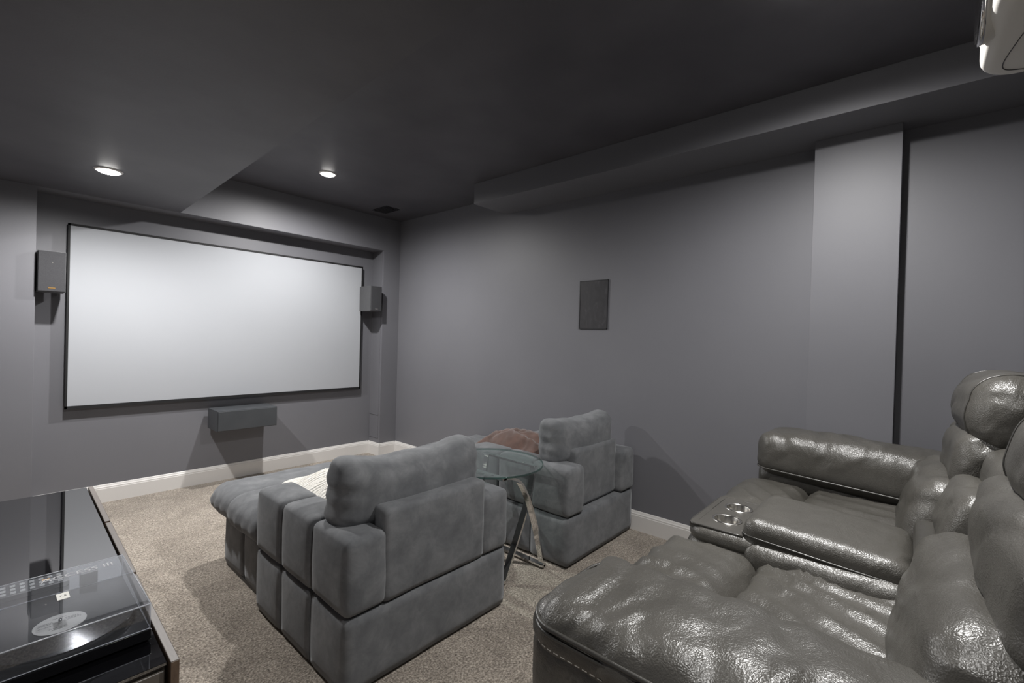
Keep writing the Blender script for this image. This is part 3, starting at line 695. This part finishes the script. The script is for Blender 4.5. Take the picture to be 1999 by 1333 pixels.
# console between the seats
soft('console_body', 1.612, 1.990, -0.10, 0.575, 0.17, 0.575, 0.030, M_LEATHER, LS, 0.025, (0.010, 0.006, 0), fn=crease_arm(21, 0.003))
soft('console_roll', 1.586, 2.006, -0.12, 0.396, 0.50, 0.668, 0.040, M_LEATHER, LS, 0.018, (0.004, 0.0, 0.0), fn=crease_arm(23, 0.002))
soft('console_back', 1.635, 1.968, -0.50, -0.015, 0.30, 0.765, 0.02, M_LEATHER_D, LS, 0.04)
CELLS = ((1.731, 0.480), (1.882, 0.482)); DZ = 0.678
def deck():
    b3 = bmesh.new(); z0, z1 = 0.660, DZ; rr = 0.0405; q = 0.0720; K = 40
    for (cx, cy) in CELLS:
        ci, sq, cl = [], [], []
        for i in range(K):
            a = 2*math.pi*i/K; ca, sa = math.cos(a), math.sin(a); m = max(abs(ca), abs(sa))
            ci.append(b3.verts.new((cx+rr*ca, cy+rr*sa, z1))); cl.append(b3.verts.new((cx+rr*ca, cy+rr*sa, z0))); sq.append(b3.verts.new((cx+q*ca/m, cy+q*sa/m, z1)))
        for i in range(K):
            j = (i+1) % K; b3.faces.new((ci[i], ci[j], sq[j], sq[i])); b3.faces.new((cl[i], cl[j], ci[j], ci[i]))
    return b3
M_DECK = mat_leather('grey_leather_deck', 0.85, 0.3)
dk = obj_bm('cup_deck', deck(), M_DECK, LS)
ca, cb = CELLS[0][0]-0.072, CELLS[1][0]+0.072
for (a, b2, c, d) in ((1.624, ca, 0.400, 0.572), (CELLS[0][0]+0.072, CELLS[1][0]-0.072, 0.408, 0.554), (cb, 1.978, 0.400, 0.572), (ca, cb, 0.5525, 0.572), (ca, cb, 0.390, 0.4085)):
    box('deck_border', a, b2, c, d, 0.660, DZ, M_DECK, dk)
tube('piping', smoothpath([(1.6225, 0.40, DZ-0.003), (1.6225, 0.53, DZ-0.003), (1.640, 0.572, DZ-0.004), (1.80, 0.5745, DZ-0.004), (1.962, 0.572, DZ-0.004), (1.9795, 0.53, DZ-0.003), (1.9795, 0.40, DZ-0.003)], 6), 0.0040, M_PIPE, dk, 8)
for zz, rr, g in ((0.6455, 0.030, 0.0), (0.5950, 0.034, 0.004)):
    tube('deck_roll', smoothpath([(1.634-g, 0.36, zz), (1.634-g, 0.50, zz), (1.642-g, 0.540, zz), (1.675, 0.553+g, zz), (1.80, 0.556+g, zz), (1.930, 0.553+g, zz), (1.962+g, 0.540, zz), (1.970+g, 0.50, zz), (1.970+g, 0.36, zz)], 6), rr, M_LEATHER, LS, 20)
for (cx, cy) in CELLS:
    lathe('cup_holder', (cx, cy, DZ), [(0.0, -0.088), (0.034, -0.088), (0.0375, -0.082), (0.0395, 0.0), (0.042, 0.003), (0.0475, 0.0025), (0.049, 0.0)], M_STEEL, LS)
# padded lid, slightly tilted
def lid_fn(p, n, u):
    return n*(0.003*nz(p.x*6, p.y*6, 3))
lid = soft('console_lid', 1.618, 1.985, -0.012, 0.405, 0.640, 0.728, 0.034, M_LEATHER, LS, 0.016, (0.003, 0.008, 0.010), (0.055, 0, 0), lid_fn)
lr = ring_seam(2, 0.42, 0.0032, M_PIPE, lid, 'piping', 0.0005)
lp = sorted([p for p in lr if p.x < 1.632], key=lambda p: -p.y)
def stitches(name, path, ln, gap, rad, parent):
    vs, fs = [], []; P = [Vector(p) for p in path]; acc = 0.0; seg = []
    L = [0.0]
    for a, b2 in zip(P, P[1:]): L.append(L[-1]+(b2-a).length)
    def at(d):
        for i in range(len(P)-1):
            if L[i+1] >= d: return P[i].lerp(P[i+1], (d-L[i])/max(1e-9, L[i+1]-L[i]))
        return P[-1]
    d = 0.0
    while d+ln < L[-1]:
        v, f = tube_mesh([at(d), at(d+ln)], rad, 5); o = len(vs); vs += v; fs += [tuple(q+o for q in g) for g in f]; d += ln+gap
    return tag(link(name, mesh_from(vs, fs), M_STITCH, parent, False), kind='stuff')
stitches('stitching', [(p[0]+0.024, p[1], p[2]+0.0335) for p in lp], 0.006, 0.005, 0.0009, lid)
stitches('stitching', [(p[0], p[1], 0.700) for p in loopn(0.0035)[16:34]], 0.010, 0.006, 0.0010, near_arm)
